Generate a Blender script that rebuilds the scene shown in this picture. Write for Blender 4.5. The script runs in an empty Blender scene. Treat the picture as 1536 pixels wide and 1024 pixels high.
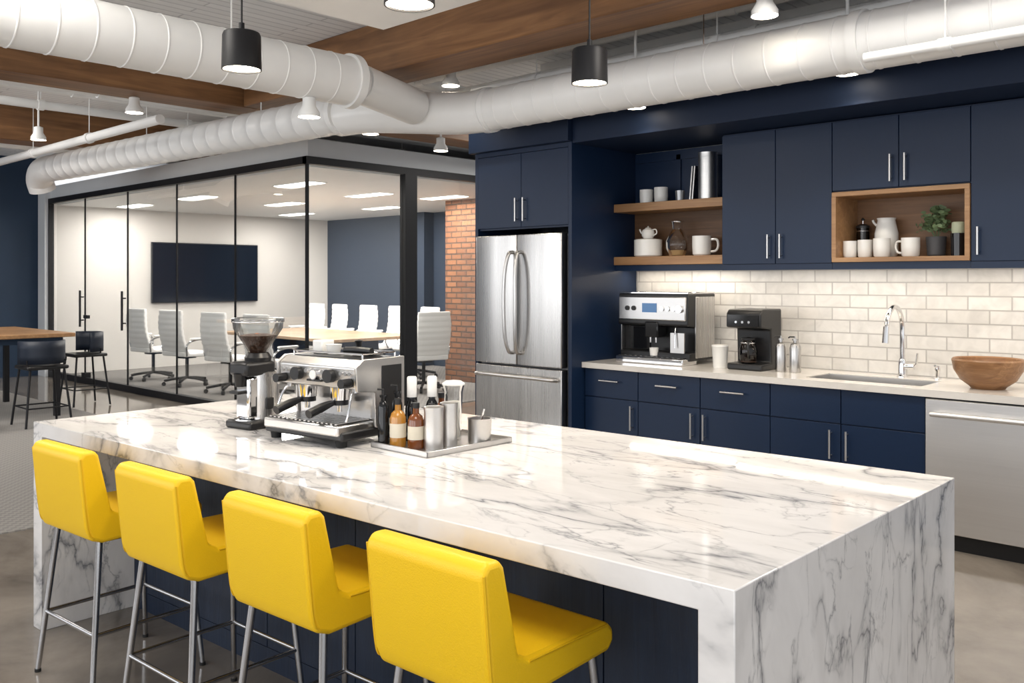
import bpy, bmesh, math, random
from mathutils import Vector, Matrix
random.seed(4)
S=bpy.context.scene
col=S.collection
R=math.radians

# ------------------------------------------------------------------ materials
def newmat(name):
    m=bpy.data.materials.new(name); m.use_nodes=True
    nt=m.node_tree; b=nt.nodes['Principled BSDF']
    return m,nt,b
def mat(name,c,rough=.5,metal=0,coat=0,emis=None,es=0,trans=0,ior=1.45,bump=0,bscale=50,var=0,spec=.5):
    m,nt,b=newmat(name)
    b.inputs['Base Color'].default_value=(*c,1)
    b.inputs['Roughness'].default_value=rough
    b.inputs['Metallic'].default_value=metal
    b.inputs['Coat Weight'].default_value=coat
    b.inputs['Coat Roughness'].default_value=.1
    b.inputs['Transmission Weight'].default_value=trans
    b.inputs['IOR'].default_value=ior
    b.inputs['Specular IOR Level'].default_value=spec
    if emis:
        b.inputs['Emission Color'].default_value=(*emis,1)
        b.inputs['Emission Strength'].default_value=es
    if bump or var:
        g=nt.nodes.new('ShaderNodeNewGeometry')
        n=nt.nodes.new('ShaderNodeTexNoise'); n.inputs['Scale'].default_value=bscale; n.inputs['Detail'].default_value=4
        nt.links.new(g.outputs['Position'],n.inputs['Vector'])
        if bump:
            bp=nt.nodes.new('ShaderNodeBump'); bp.inputs['Strength'].default_value=bump; bp.inputs['Distance'].default_value=.01
            nt.links.new(n.outputs['Fac'],bp.inputs['Height']); nt.links.new(bp.outputs['Normal'],b.inputs['Normal'])
        if var:
            mx=nt.nodes.new('ShaderNodeMix'); mx.data_type='RGBA'
            mx.inputs['A'].default_value=(*[k*(1-var) for k in c],1); mx.inputs['B'].default_value=(*[min(1,k*(1+var)) for k in c],1)
            nt.links.new(n.outputs['Fac'],mx.inputs['Factor']); nt.links.new(mx.outputs['Result'],b.inputs['Base Color'])
    return m
def ramp(nt,src,stops):
    r=nt.nodes.new('ShaderNodeValToRGB')
    e=r.color_ramp.elements
    while len(e)<len(stops): e.new(.5)
    for i,(p,c) in enumerate(stops):
        e[i].position=p; e[i].color=(*c,1) if len(c)==3 else c
    nt.links.new(src,r.inputs['Fac']); return r.outputs['Color']
def mapped(nt,rot,scale):
    g=nt.nodes.new('ShaderNodeNewGeometry'); mp=nt.nodes.new('ShaderNodeMapping')
    mp.inputs['Rotation'].default_value=rot; mp.inputs['Scale'].default_value=scale
    nt.links.new(g.outputs['Position'],mp.inputs['Vector']); return mp.outputs['Vector']
def noise(nt,vec,scale,detail=6,dist=0,rough=.55):
    n=nt.nodes.new('ShaderNodeTexNoise'); n.inputs['Scale'].default_value=scale; n.inputs['Detail'].default_value=detail
    n.inputs['Distortion'].default_value=dist; n.inputs['Roughness'].default_value=rough
    nt.links.new(vec,n.inputs['Vector']); return n.outputs['Fac']
def absd(nt,f):
    a=nt.nodes.new('ShaderNodeMath'); a.operation='SUBTRACT'; a.inputs[1].default_value=.5; nt.links.new(f,a.inputs[0])
    b=nt.nodes.new('ShaderNodeMath'); b.operation='ABSOLUTE'; nt.links.new(a.outputs[0],b.inputs[0]); return b.outputs[0]
def mix(nt,fac,a,b,mode='MIX'):
    mx=nt.nodes.new('ShaderNodeMix'); mx.data_type='RGBA'; mx.blend_type=mode
    for k,v in (('Factor',fac),('A',a),('B',b)):
        if isinstance(v,tuple): mx.inputs[k].default_value=(*v,1)
        elif isinstance(v,(int,float)): mx.inputs[k].default_value=v
        else: nt.links.new(v,mx.inputs[k])
    return mx.outputs['Result']
def marble(name,vein,base1,base2,strength=1.0,rough=.07):
    m,nt,b=newmat(name)
    def layer(rot,sc,scale,dist,stops,mscale,m0,m1):
        v=mapped(nt,rot,sc)
        l=ramp(nt,absd(nt,noise(nt,v,scale,7,dist,.52)),stops)
        k=ramp(nt,noise(nt,v,mscale,3,.3),[(m0,(0,0,0)),(m1,(1,1,1))])
        return mix(nt,1.0,l,k,'MULTIPLY')
    g=lambda x:(x,x,x)
    cl=noise(nt,mapped(nt,(R(20),R(30),R(-35)),(1,2.6,1.3)),1.7,6,.5,.6)
    base=mix(nt,ramp(nt,cl,[(.35,g(0)),(.68,g(1))]),base1,base2)
    f=layer((R(22),R(38),R(-32)),(1,3.2,1.5),.9,.35,[(0,g(1)),(.007,g(.5)),(.022,g(.16)),(.06,g(0))],1.3,.36,.55)
    f2=layer((R(30),R(48),R(-44)),(1,3.0,1.4),2.0,.5,[(0,g(.75)),(.006,g(.28)),(.022,g(0))],1.6,.40,.58)
    f3=layer((R(10),R(25),R(30)),(1,2.2,1.4),2.6,.8,[(0,g(.5)),(.006,g(.12)),(.018,g(0))],1.9,.46,.62)
    f=mix(nt,1.0,f,f2,'SCREEN'); f=mix(nt,1.0,f,f3,'SCREEN')
    f=mix(nt,strength,(0,0,0),f)
    c=mix(nt,f,base,vein)
    nt.links.new(c,b.inputs['Base Color'])
    b.inputs['Roughness'].default_value=rough
    b.inputs['Specular IOR Level'].default_value=.65
    return m
def wood(name,axis,c1,c2,rough=.45,scale=1.0,knots=True):
    m,nt,b=newmat(name)
    sc=[14*scale]*3; sc[axis]=.9*scale
    v=mapped(nt,(0,0,0),tuple(sc))
    n=noise(nt,v,1.2,8,.9,.6)
    big=noise(nt,mapped(nt,(0,0,0),(1.5,1.5,1.5)),1.0,3,.3)
    c=ramp(nt,n,[(.3,c1),(.55,tuple((a+d)/2 for a,d in zip(c1,c2))),(.72,c2)])
    c=mix(nt,ramp(nt,big,[(.35,(0,0,0)),(.7,(.45,.45,.45))]),c,tuple(k*.45 for k in c1))
    nt.links.new(c,b.inputs['Base Color'])
    bp=nt.nodes.new('ShaderNodeBump'); bp.inputs['Strength'].default_value=.25; bp.inputs['Distance'].default_value=.01
    nt.links.new(n,bp.inputs['Height']); nt.links.new(bp.outputs['Normal'],b.inputs['Normal'])
    b.inputs['Roughness'].default_value=rough
    return m
def bricks(name,plane,c1,c2,mortar,bw,rh,ms,rough,bump=.4,mottle=.0,coordoff=(0,0)):
    m,nt,b=newmat(name)
    g=nt.nodes.new('ShaderNodeNewGeometry'); sp=nt.nodes.new('ShaderNodeSeparateXYZ'); cb=nt.nodes.new('ShaderNodeCombineXYZ')
    nt.links.new(g.outputs['Position'],sp.inputs[0])
    nt.links.new(sp.outputs[plane[0]],cb.inputs[0]); nt.links.new(sp.outputs[plane[1]],cb.inputs[1])
    mp=nt.nodes.new('ShaderNodeMapping'); mp.inputs['Location'].default_value=(coordoff[0],coordoff[1],0)
    nt.links.new(cb.outputs[0],mp.inputs['Vector'])
    t=nt.nodes.new('ShaderNodeTexBrick'); t.inputs['Scale'].default_value=1
    t.inputs['Brick Width'].default_value=bw; t.inputs['Row Height'].default_value=rh; t.inputs['Mortar Size'].default_value=ms
    t.inputs['Mortar Smooth'].default_value=.2
    t.inputs['Color1'].default_value=(*c1,1); t.inputs['Color2'].default_value=(*c2,1); t.inputs['Mortar'].default_value=(*mortar,1)
    nt.links.new(mp.outputs['Vector'],t.inputs['Vector'])
    c=t.outputs['Color']
    if mottle:
        n=noise(nt,mapped(nt,(0,0,0),(1,1,1)),9,6,.8)
        c=mix(nt,ramp(nt,n,[(.4,(0,0,0)),(.7,(mottle,)*3)]),c,tuple(k*.6 for k in c1))
    nt.links.new(c,b.inputs['Base Color'])
    bp=nt.nodes.new('ShaderNodeBump'); bp.invert=True; bp.inputs['Strength'].default_value=bump; bp.inputs['Distance'].default_value=.005
    nt.links.new(t.outputs['Fac'],bp.inputs['Height']); nt.links.new(bp.outputs['Normal'],b.inputs['Normal'])
    b.inputs['Roughness'].default_value=rough
    return m
def brushed(name,c,axis,rough=.28,streak=.35):
    m,nt,b=newmat(name)
    sc=[160]*3; sc[axis]=1.0
    n=noise(nt,mapped(nt,(0,0,0),tuple(sc)),1,2)
    big=noise(nt,mapped(nt,(0,0,0),tuple(5 if i!=axis else .4 for i in range(3))),1,2)
    cc=mix(nt,n,tuple(k*.92 for k in c),c)
    cc=mix(nt,ramp(nt,big,[(.35,(0,0,0)),(.65,(streak,)*3)]),cc,tuple(k*.62 for k in c))
    nt.links.new(cc,b.inputs['Base Color'])
    r=nt.nodes.new('ShaderNodeMapRange'); r.inputs['To Min'].default_value=rough-.03; r.inputs['To Max'].default_value=rough+.05
    nt.links.new(n,r.inputs['Value']); nt.links.new(r.outputs[0],b.inputs['Roughness'])
    b.inputs['Metallic'].default_value=1
    return m
def glassmat(name,tint=(.97,.985,.98),refl=1.0,rough=.0):
    m=bpy.data.materials.new(name); m.use_nodes=True; nt=m.node_tree; nt.nodes.clear()
    o=nt.nodes.new('ShaderNodeOutputMaterial'); t=nt.nodes.new('ShaderNodeBsdfTransparent'); g=nt.nodes.new('ShaderNodeBsdfGlossy')
    t.inputs['Color'].default_value=(*tint,1); g.inputs['Roughness'].default_value=rough
    f=nt.nodes.new('ShaderNodeFresnel'); f.inputs['IOR'].default_value=1.45
    mu=nt.nodes.new('ShaderNodeMath'); mu.operation='MULTIPLY'; mu.inputs[1].default_value=refl
    nt.links.new(f.outputs[0],mu.inputs[0])
    mx=nt.nodes.new('ShaderNodeMixShader'); nt.links.new(mu.outputs[0],mx.inputs[0]); nt.links.new(t.outputs[0],mx.inputs[1]); nt.links.new(g.outputs[0],mx.inputs[2])
    nt.links.new(mx.outputs[0],o.inputs['Surface']); return m

NAVY=mat('navy_lacquer',(.0068,.0185,.050),.36,bump=.02,bscale=80,var=.08,spec=.38)
NAVYS=mat('navy_soffit_paint',(.006,.015,.040),.5,var=.08,bscale=3,spec=.3)
NAVYW=mat('navy_wall_paint',(.014,.034,.070),.6,var=.1,bscale=3)
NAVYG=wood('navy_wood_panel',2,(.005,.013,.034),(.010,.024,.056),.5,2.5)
CONFNAVY=mat('slate_navy_paint',(.022,.036,.064),.6,var=.08,bscale=2)
MARBLE=marble('veined_marble',(.17,.175,.19),(.82,.80,.785),(.69,.67,.655),.95,.045)
QUARTZ=marble('light_quartz',(.5,.47,.43),(.70,.67,.63),(.62,.59,.55),.3,.15)
TILE=bricks('subway_tile',(0,2),(.72,.70,.67),(.62,.60,.57),(.44,.42,.40),.255,.0885,.005,.16,.6,.4,(0.05,-.92))
BRICK=bricks('red_brick',(0,2),(.30,.13,.06),(.17,.07,.035),(.06,.04,.03),.22,.085,.012,.85,.9,.5)
CEIL=bricks('white_deck',(1,0),(.86,.87,.88),(.82,.83,.84),(.62,.63,.65),1.6,.10,.008,.6,.9)
WHITEP=mat('white_paint',(.80,.80,.79),.5,var=.04,bscale=6)
GREYP=mat('pale_grey_paint',(.64,.66,.68),.6,var=.04,bscale=4)
CONFW=mat('offwhite_paint',(.72,.69,.65),.65,var=.03,bscale=3)
DUCTM=mat('painted_duct_white',(.84,.84,.83),.30,var=.03,bscale=7,bump=.12)
BEAMX=wood('timber_x',0,(.14,.060,.021),(.37,.185,.075),.5,.8)
BEAMY=wood('timber_y',1,(.14,.060,.021),(.35,.175,.070),.5,.8)
OAKX=wood('oak',0,(.31,.16,.07),(.50,.29,.135),.4,1.5)
OAKL=wood('oak_light',0,(.38,.25,.15),(.56,.40,.26),.35,1.2)
BOWLM=wood('bowl_wood',0,(.19,.085,.032),(.38,.20,.09),.35,2.2)
CONC,nt,b=newmat('polished_concrete')
_n=noise(nt,mapped(nt,(0,0,0),(1,1,1)),1.3,8,.5,.65)
nt.links.new(ramp(nt,_n,[(.3,(.125,.107,.09)),(.5,(.205,.178,.15)),(.75,(.29,.255,.22))]),b.inputs['Base Color'])
b.inputs['Roughness'].default_value=.10; b.inputs['Specular IOR Level'].default_value=.7
CARPET,nt,b=newmat('woven_carpet')
v=mapped(nt,(0,0,0),(1,1,1))
w=nt.nodes.new('ShaderNodeTexChecker'); w.inputs['Scale'].default_value=28; nt.links.new(v,w.inputs['Vector'])
w.inputs['Color1'].default_value=(.26,.245,.23,1); w.inputs['Color2'].default_value=(.15,.145,.14,1)
nt.links.new(mix(nt,noise(nt,v,90,4),w.outputs['Color'],(.20,.19,.18)),b.inputs['Base Color']); b.inputs['Roughness'].default_value=.95
YEL=mat('yellow_leather',(.90,.56,.010),.42,bump=.12,bscale=260,var=.04)
YELD=mat('yellow_piping',(.75,.45,.006),.5)
STEELV=brushed('brushed_steel_v',(.60,.585,.57),2,.27,.6)
STEELH=brushed('brushed_steel_h',(.66,.645,.63),0,.30,.25)
STEELD=brushed('dishwasher_steel',(.80,.785,.77),0,.42,.15)
CHROME=mat('chrome',(.78,.78,.79),.08,1)
LEGM=mat('satin_steel_leg',(.45,.45,.46),.22,1)
BLACK=mat('black_plastic',(.012,.012,.013),.35)
BLACKG=mat('black_gloss',(.008,.008,.009),.08)
BLACKM=mat('black_metal',(.012,.012,.014),.45,spec=.35)
RUB=mat('black_rubber',(.015,.015,.015),.8)
CERAM=mat('white_ceramic',(.80,.79,.76),.18)
LEATW=mat('white_leather',(.90,.89,.87),.45)
SCREEN=mat('tv_screen',(.006,.009,.016),.12)
GLASSW=glassmat('partition_glass',(.985,.99,.985),refl=.4)
GLASS=glassmat('clear_glass',(.95,.96,.96),.9)
SMOKE=glassmat('smoked_glass',(.45,.4,.37),1.2)
AMBER=mat('amber_syrup',(.42,.19,.03),.08,coat=.6)
AMBERD=mat('dark_amber',(.16,.045,.01),.08,coat=.6)
LABEL=mat('paper_label',(.68,.62,.50),.6)
BEANS=mat('coffee_beans',(.05,.02,.009),.4,bump=1,bscale=90,var=.5)
LEAF=mat('green_leaf',(.13,.19,.09),.5,var=.4,bscale=40)
POT=mat('grey_stoneware',(.06,.06,.065),.5)
GREENC=mat('sage_candle',(.42,.46,.33),.5)
WARM=mat('warm_emitter',(1,1,1),.5,emis=(1,.88,.70),es=18)
STRIP=mat('led_strip',(1,1,1),.5,emis=(1,.86,.66),es=5)
PANELE=mat('conference_light_panel',(1,1,1),.5,emis=(1,.96,.90),es=7)
DISPLAY=mat('blue_display',(.02,.05,.12),.2,emis=(.15,.4,.8),es=.3)
COPPER=mat('copper_orange',(.6,.2,.06),.3)

# ------------------------------------------------------------------ geometry helpers
def grp(name,loc=(0,0,0),rz=0):
    e=bpy.data.objects.new(name,None); e.location=loc; e.rotation_euler=(0,0,rz); e.empty_display_size=.1
    col.objects.link(e); return e
def mk(name,verts,faces,m,par=None,smooth=False,bev=0,seg=2,loc=None):
    me=bpy.data.meshes.new(name); me.from_pydata([tuple(v) for v in verts],[],faces)
    bm=bmesh.new(); bm.from_mesh(me); bmesh.ops.recalc_face_normals(bm,faces=bm.faces); bm.to_mesh(me); bm.free()
    if m: me.materials.append(m)
    if smooth:
        me.polygons.foreach_set('use_smooth',[True]*len(me.polygons)); me.set_sharp_from_angle(angle=R(38))
    o=bpy.data.objects.new(name,me); col.objects.link(o)
    if par: o.parent=par
    if loc: o.location=loc
    if bev:
        md=o.modifiers.new('bev','BEVEL'); md.width=bev; md.segments=seg; md.limit_method='ANGLE'; md.angle_limit=R(35)
        if not smooth:
            me.polygons.foreach_set('use_smooth',[True]*len(me.polygons)); me.set_sharp_from_angle(angle=R(25))
            md.harden_normals=False
    return o
BF=[(0,1,3,2),(4,6,7,5),(0,4,5,1),(2,3,7,6),(0,2,6,4),(1,5,7,3)]
def box(name,x0,x1,y0,y1,z0,z1,m,par=None,bev=0,seg=2):
    v=[(x,y,z) for x in (x0,x1) for y in (y0,y1) for z in (z0,z1)]
    return mk(name,v,BF,m,par,bev=bev,seg=seg)
def frame(t):
    t=t.normalized(); a=Vector((0,0,1)) if abs(t.z)<.9 else Vector((1,0,0))
    u=t.cross(a).normalized(); return u,t.cross(u).normalized()
def cyl(name,p0,p1,r,m,par=None,r2=None,seg=24):
    p0=Vector(p0);p1=Vector(p1); r2=r if r2 is None else r2
    u,w=frame(p1-p0); V=[];
    for p,rr in ((p0,r),(p1,r2)):
        for i in range(seg):
            a=2*math.pi*i/seg; V.append(p+u*math.cos(a)*rr+w*math.sin(a)*rr)
    F=[(i,(i+1)%seg,seg+(i+1)%seg,seg+i) for i in range(seg)]+[tuple(range(seg))[::-1],tuple(range(seg,2*seg))]
    return mk(name,V,F,m,par,smooth=True)
def lathe(name,prof,m,par=None,loc=(0,0,0),seg=32):
    V=[];F=[]
    for r,z in prof:
        for i in range(seg):
            a=2*math.pi*i/seg; V.append((loc[0]+max(r,.0001)*math.cos(a),loc[1]+max(r,.0001)*math.sin(a),loc[2]+z))
    for j in range(len(prof)-1):
        for i in range(seg):
            F.append((j*seg+i,j*seg+(i+1)%seg,(j+1)*seg+(i+1)%seg,(j+1)*seg+i))
    return mk(name,V,F,m,par,smooth=True)
def tube(name,pts,r,m,par=None,seg=10,closed=False,radii=None):
    P=[Vector(p) for p in pts]; n=len(P); V=[];F=[]
    def tan(i):
        if closed: return (P[(i+1)%n]-P[i-1]).normalized()
        if i==0: return (P[1]-P[0]).normalized()
        if i==n-1: return (P[-1]-P[-2]).normalized()
        return ((P[i+1]-P[i]).normalized()+(P[i]-P[i-1]).normalized()).normalized()
    u,_=frame(tan(0))
    for i in range(n):
        t=tan(i); u=(u-t*u.dot(t)).normalized(); w=t.cross(u); rr=radii[i] if radii else r
        for k in range(seg):
            a=2*math.pi*k/seg; V.append(P[i]+u*math.cos(a)*rr+w*math.sin(a)*rr)
    for i in range(n if closed else n-1):
        j=(i+1)%n
        for k in range(seg): F.append((i*seg+k,i*seg+(k+1)%seg,j*seg+(k+1)%seg,j*seg+k))
    if not closed: F+= [tuple(range(seg))[::-1],tuple(range((n-1)*seg,n*seg))]
    return mk(name,V,F,m,par,smooth=True)
def spl(pts,n=8):
    P=[Vector(p) for p in pts]; P=[P[0]*2-P[1]]+P+[P[-1]*2-P[-2]]; out=[]
    for i in range(1,len(P)-2):
        for k in range(n):
            t=k/n; a,b_,c,d=P[i-1:i+3]
            out.append(.5*((2*b_)+(c-a)*t+(2*a-5*b_+4*c-d)*t*t+(3*b_-a-3*c+d)*t**3))
    out.append(P[-2]); return out
def prism(name,prof,x0,x1,m,par=None,bev=0,seg=3,axis='x'):
    n=len(prof)
    if axis=='x': V=[(x0,a,b) for a,b in prof]+[(x1,a,b) for a,b in prof]
    else: V=[(a,x0,b) for a,b in prof]+[(a,x1,b) for a,b in prof]
    F=[(i,(i+1)%n,n+(i+1)%n,n+i) for i in range(n)]+[tuple(range(n)),tuple(range(n,2*n))[::-1]]
    return mk(name,V,F,m,par,bev=bev,seg=seg)
def vhandle(par,x,y,z0,z1,m=None,name='handle'):
    m=m or STEELH
    cyl(name,(x,y-.032,z0),(x,y-.032,z1),.0068,m,par,seg=12)
    for z in (z0+.02,z1-.02): cyl(name+'_post',(x,y-.03,z),(x,y+.002,z),.005,m,par,seg=8)
def hhandle(par,x0,x1,y,z,name='handle'):
    cyl(name,(x0,y-.032,z),(x1,y-.032,z),.0068,STEELH,par,seg=12)
    for x in (x0+.02,x1-.02): cyl(name+'_post',(x,y-.03,z),(x,y+.002,z),.005,STEELH,par,seg=8)

# ------------------------------------------------------------------ room shell
CZ=3.54
box('floor',-16,3.5,-4,11.2,-.1,0,CONC)
box('floor_carpet',-15.74,-6.05,-3.9,4.25,0.0,.008,CARPET)
box('floor_carpet_conference',-15.59,-8.3,5.56,10.9,0,.008,CARPET)
box('ceiling',-16,3.5,-4,11.2,CZ,CZ+.1,CEIL)
box('wall_kitchen',-5.5,3.5,6.2,6.35,0,CZ,WHITEP)
box('wall_left',-15.9,-15.75,-4,5.38,0,CZ,NAVYW)
box('wall_back',-16,-3,11.0,11.15,0,CZ,GREYP)
box('wall_conference_end',-15.75,-15.6,5.38,11.0,0,3.07,CONFW)
box('wall_conference_navy',-15.6,-8.2,10.93,11.0,0,2.8,CONFNAVY)
box('ceiling_conference',-15.6,-8.15,5.46,11.0,2.80,3.07,GREYP)
box('ceiling_conference_tiles',-15.6,-8.3,5.6,10.93,2.785,2.80,WHITEP)
box('wall_conference_pier',-15.75,-15.45,5.37,5.5,0,3.07,GREYP)
box('wall_brick',-10.37,-8.35,9.46,10.92,0,2.785,BRICK)
box('wall_conference_recess',-12.6,-12.3,10.7,10.93,0,2.785,CONFNAVY)
# unseen wall with windows, added behind the camera to let fill light in
box('wall_window_sill',-16,3.5,-4.15,-4.0,0,.7,WHITEP)
box('wall_window_head',-16,3.5,-4.15,-4.0,3.1,CZ,WHITEP)
WX=[-15.9,-12.1,-8.3,-4.5,-.7,3.1]
for i,x in enumerate(WX): box('wall_window_pier',x-.25,x+.25,-4.15,-4.0,.7,3.1,WHITEP)
for i in range(5):  # frames for the added openings, never in view
    g=grp('window_%d'%(i+1)); a,b_=WX[i]+.25,WX[i+1]-.25
    for nm,c in (('rail_bottom',(a,b_,.7,.76)),('rail_top',(a,b_,3.04,3.1)),('stile_l',(a,a+.06,.76,3.04)),('stile_r',(b_-.06,b_,.76,3.04)),('mullion',((a+b_)/2-.03,(a+b_)/2+.03,.76,3.04))):
        box(nm,c[0],c[1],-4.1,-4.04,c[2],c[3],BLACKM,g)
# glass partition
gp=grp('glass_partition')
xs=[-8.15,-9.64,-11.1,-12.56,-14.05,-15.45]
box('header_front',-15.45,-8.12,5.42,5.5,2.79,2.87,BLACKM,gp)
box('sill_front',-15.45,-8.12,5.42,5.5,0,.09,BLACKM,gp)
box('header_side',-8.19,-8.11,5.42,10.9,2.79,2.87,BLACKM,gp)
box('sill_side',-8.19,-8.11,5.42,6.78,0,.09,BLACKM,gp)
box('frame_end',-15.5,-15.42,5.42,5.5,0,2.87,BLACKM,gp)
box('corner_post',-8.165,-8.135,5.435,5.465,.09,2.79,BLACKM,gp)
box('door_post',-8.2,-8.1,6.76,6.94,0,2.79,BLACKM,gp)
for i in range(5):
    box('pane',xs[i+1]+.006,xs[i]-.006,5.452,5.462,.09,2.79,GLASSW,gp)
    if i: box('joint',xs[i]-.008,xs[i]+.008,5.447,5.467,.09,2.79,BLACKM,gp)
box('pane_side',-8.155,-8.145,5.47,6.76,.09,2.79,GLASSW,gp)
box('pane_side',-8.155,-8.145,6.95,10.9,.03,2.79,GLASSW,gp)
for x in (-12.62,-14.1):
    cyl('door_pull',(x,5.40,.85),(x,5.40,1.4),.016,BLACKM,gp)
    for z in (.95,1.3): cyl('pull_post',(x,5.40,z),(x,5.455,z),.01,BLACKM,gp)
box('door_lock',-14.0,-13.85,5.41,5.45,.98,1.03,BLACKM,gp)
box('door_lock',-14.07,-13.95,5.41,5.5,0.09,.16,BLACKM,gp)

# beams
box('ceiling_beam',-7.49,3.4,4.32,4.73,3.15,CZ,BEAMX,bev=.012)
box('ceiling_beam',-7.9,-7.5,-3.9,10.9,3.15,CZ,BEAMY,bev=.012)
box('ceiling_beam',-11.55,-11.15,-3.9,10.9,3.15,CZ,BEAMY,bev=.012)
# ducts
def duct(name,pts,r,seglen=.23,par=None,seg=36):
    P=[Vector(p) for p in pts]; pp=[];rr=[]
    for i in range(len(P)-1):
        L=(P[i+1]-P[i]).length; n=max(1,round(L/seglen)); 
        for k in range(n):
            for f,e in ((0,1.0),(.03,1.0),(.05,1.022),(.08,1.022),(.10,1.0),(.6,1.0)):
                pp.append(P[i].lerp(P[i+1],(k+f)/n)); rr.append(r*e)
    pp.append(P[-1]); rr.append(r)
    return tube(name,pp,r,DUCTM,par,seg=seg,radii=rr)
g=grp('ventilation_duct')
duct('run_kitchen',[(3.3,4.92,2.865),(-4.9,4.92,2.865)],.16,.2,par=g)
tube('elbow',spl([(-4.85,4.92,2.865),(-5.15,4.86,2.865),(-5.45,4.66,2.88),(-5.8,4.46,2.9),(-6.1,4.40,2.9)],6),.165,DUCTM,g,seg=36)
duct('run_left',[(-6.05,4.38,2.91),(-11.7,4.15,2.93)],.16,par=g)
tube('run_end',spl([(-11.65,4.15,2.93),(-12.0,4.15,2.92),(-12.25,4.2,2.83),(-12.3,4.25,2.71)],6),.16,DUCTM,g,seg=32)
for x,y in ((-4.9,4.92),(-6.05,4.39),(-2,4.92),(1,4.92)): cyl('collar',(x-.03,y,2.865 if x>-5 else 2.91),(x+.03,y,2.865 if x>-5 else 2.91),.174,DUCTM,g,seg=36)
for x,y in ((-3.0,4.92),(-.5,4.92)): tube('hanger',[(x,y,3.0),(x,y,CZ)],.005,CHROME,g,seg=6)
for x in (-7.2,-9.5): tube('hanger',[(x,4.33,3.05),(x,4.33,3.5)],.006,WHITEP,g,seg=6)
duct('supply_run',[(-5.17,-3.8,2.95),(-5.17,3.80,2.95)],.172,.2,par=g)
cyl('end_flange',(-5.17,3.78,2.95),(-5.17,3.84,2.95),.19,DUCTM,g,seg=40)
cyl('end_cap',(-5.17,3.84,2.95),(-5.17,3.90,2.95),.165,DUCTM,g,r2=.13,seg=36)
cyl('branch',(-5.17,3.88,2.95),(-5.35,4.55,2.9),.14,DUCTM,g,seg=30)
for y in (-1.5,.3,1.6,2.9): tube('hanger',[(-5.17,y,3.1),(-5.17,y,CZ)],.006,WHITEP,g,seg=6)
# rectangular duct over the island
g=grp('rectangular_duct')
box('body',-3.95,-2.95,-.5,3.14,2.94,3.22,DUCTM,g,bev=.01)
for y in (.6,2.0): box('seam',-3.97,-2.93,y-.02,y+.02,2.925,3.235,DUCTM,g)
for x in (-3.8,-3.1):
    for y in (.6,2.0): tube('hanger',[(x,y,3.2),(x,y,CZ)],.006,CHROME,g,seg=6)
# pipes / conduits
def pipe(pts,r): 
    g=grp('ceiling_pipe'); tube('run',pts,r,DUCTM,g,seg=14)
    a=Vector(pts[0]);b_=Vector(pts[-1]); d=(b_-a).normalized(); L=(b_-a).length
    for k in range(1,int(L/1.6)+1):
        p=a+d*k*1.6; tube('strap',[p,(p.x,p.y,CZ)],.005,WHITEP,g,seg=6); cyl('coupling',p-d*.03,p+d*.03,r*1.25,DUCTM,g,seg=14)
pipe([(3.3,5.25,3.12),(-5.4,5.25,3.12)],.045)
pipe([(3.3,5.75,3.3),(-7.4,5.75,3.3)],.035)
pipe([(3.3,5.45,3.38),(-7.4,5.45,3.38)],.028)
pipe([(3.3,4.70,2.72),(-1.9,4.70,2.72)],.026)
pipe([(-7.95,3.75,3.02),(-15.6,3.75,3.02)],.045)
pipe([(-8.4,-3,3.28),(-8.4,10.5,3.28)],.05)
pipe([(-9.0,-3,3.36),(-9.0,10.5,3.36)],.04)
pipe([(-9.9,-3,3.36),(-9.9,10.5,3.36)],.045)
pipe([(-12.6,-3,3.3),(-12.6,10.5,3.3)],.06)
pipe([(-6.4,5.0,3.40),(-6.4,10.5,3.40)],.05)

# ------------------------------------------------------------------ kitchen
WY=6.175; UF=5.75; BF_=5.48
g=grp('soffit_bulkhead')
box('face',-4.405,1.4,5.33,WY,2.605,2.86,NAVYS,g,bev=.003)
box('wall_backsplash',-4.40,1.4,6.18,6.20,.92,1.64,TILE)
# tall cabinet
g=grp('tall_cabinet')
box('crown',-5.50,-4.408,5.28,WY,2.62,2.86,NAVYS,g,bev=.004)
box('side_left',-5.48,-5.445,5.34,WY,0,2.62,NAVY,g,bev=.002)
box('side_right',-4.445,-4.41,5.33,WY,0,2.62,NAVY,g,bev=.002)
box('carcass',-5.445,-4.445,5.36,WY,1.97,2.62,NAVY,g)
box('fascia',-5.445,-4.445,5.34,5.36,2.585,2.62,NAVY,g)
box('door',-5.44,-4.945,5.335,5.36,1.985,2.58,NAVY,g,bev=.002)
box('door',-4.941,-4.448,5.335,5.36,1.985,2.58,NAVY,g,bev=.002)
vhandle(g,-4.985,5.335,2.03,2.22); vhandle(g,-4.90,5.335,2.03,2.22)
# fridge
g=grp('refrigerator')
box('body',-5.42,-4.47,5.36,6.1,.03,1.90,mat('fridge_side',(.1,.1,.105),.4,.6),g,bev=.004)
def bowdoor(name,x0,x1,z0,z1,m):
    n=12; pr=[]
    for i in range(n+1):
        s=i/n; pr.append((x0+(x1-x0)*s,5.285-.016*math.sin(math.pi*s)))
    pr+=[(x1,5.36),(x0,5.36)]
    k=len(pr); V=[(a,b_,z0) for a,b_ in pr]+[(a,b_,z1) for a,b_ in pr]
    F=[(i,(i+1)%k,k+(i+1)%k,k+i) for i in range(k)]+[tuple(range(k)),tuple(range(k,2*k))[::-1]]
    return mk(name,V,F,m,g,bev=.006,seg=2)
bowdoor('door_left',-5.415,-4.948,.875,1.92,STEELV)
bowdoor('door_right',-4.942,-4.475,.875,1.92,STEELV)
bowdoor('freezer_drawer',-5.415,-4.475,.10,.86,STEELV)
box('kick',-5.4,-4.49,5.32,5.38,.02,.09,BLACK,g)
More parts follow.
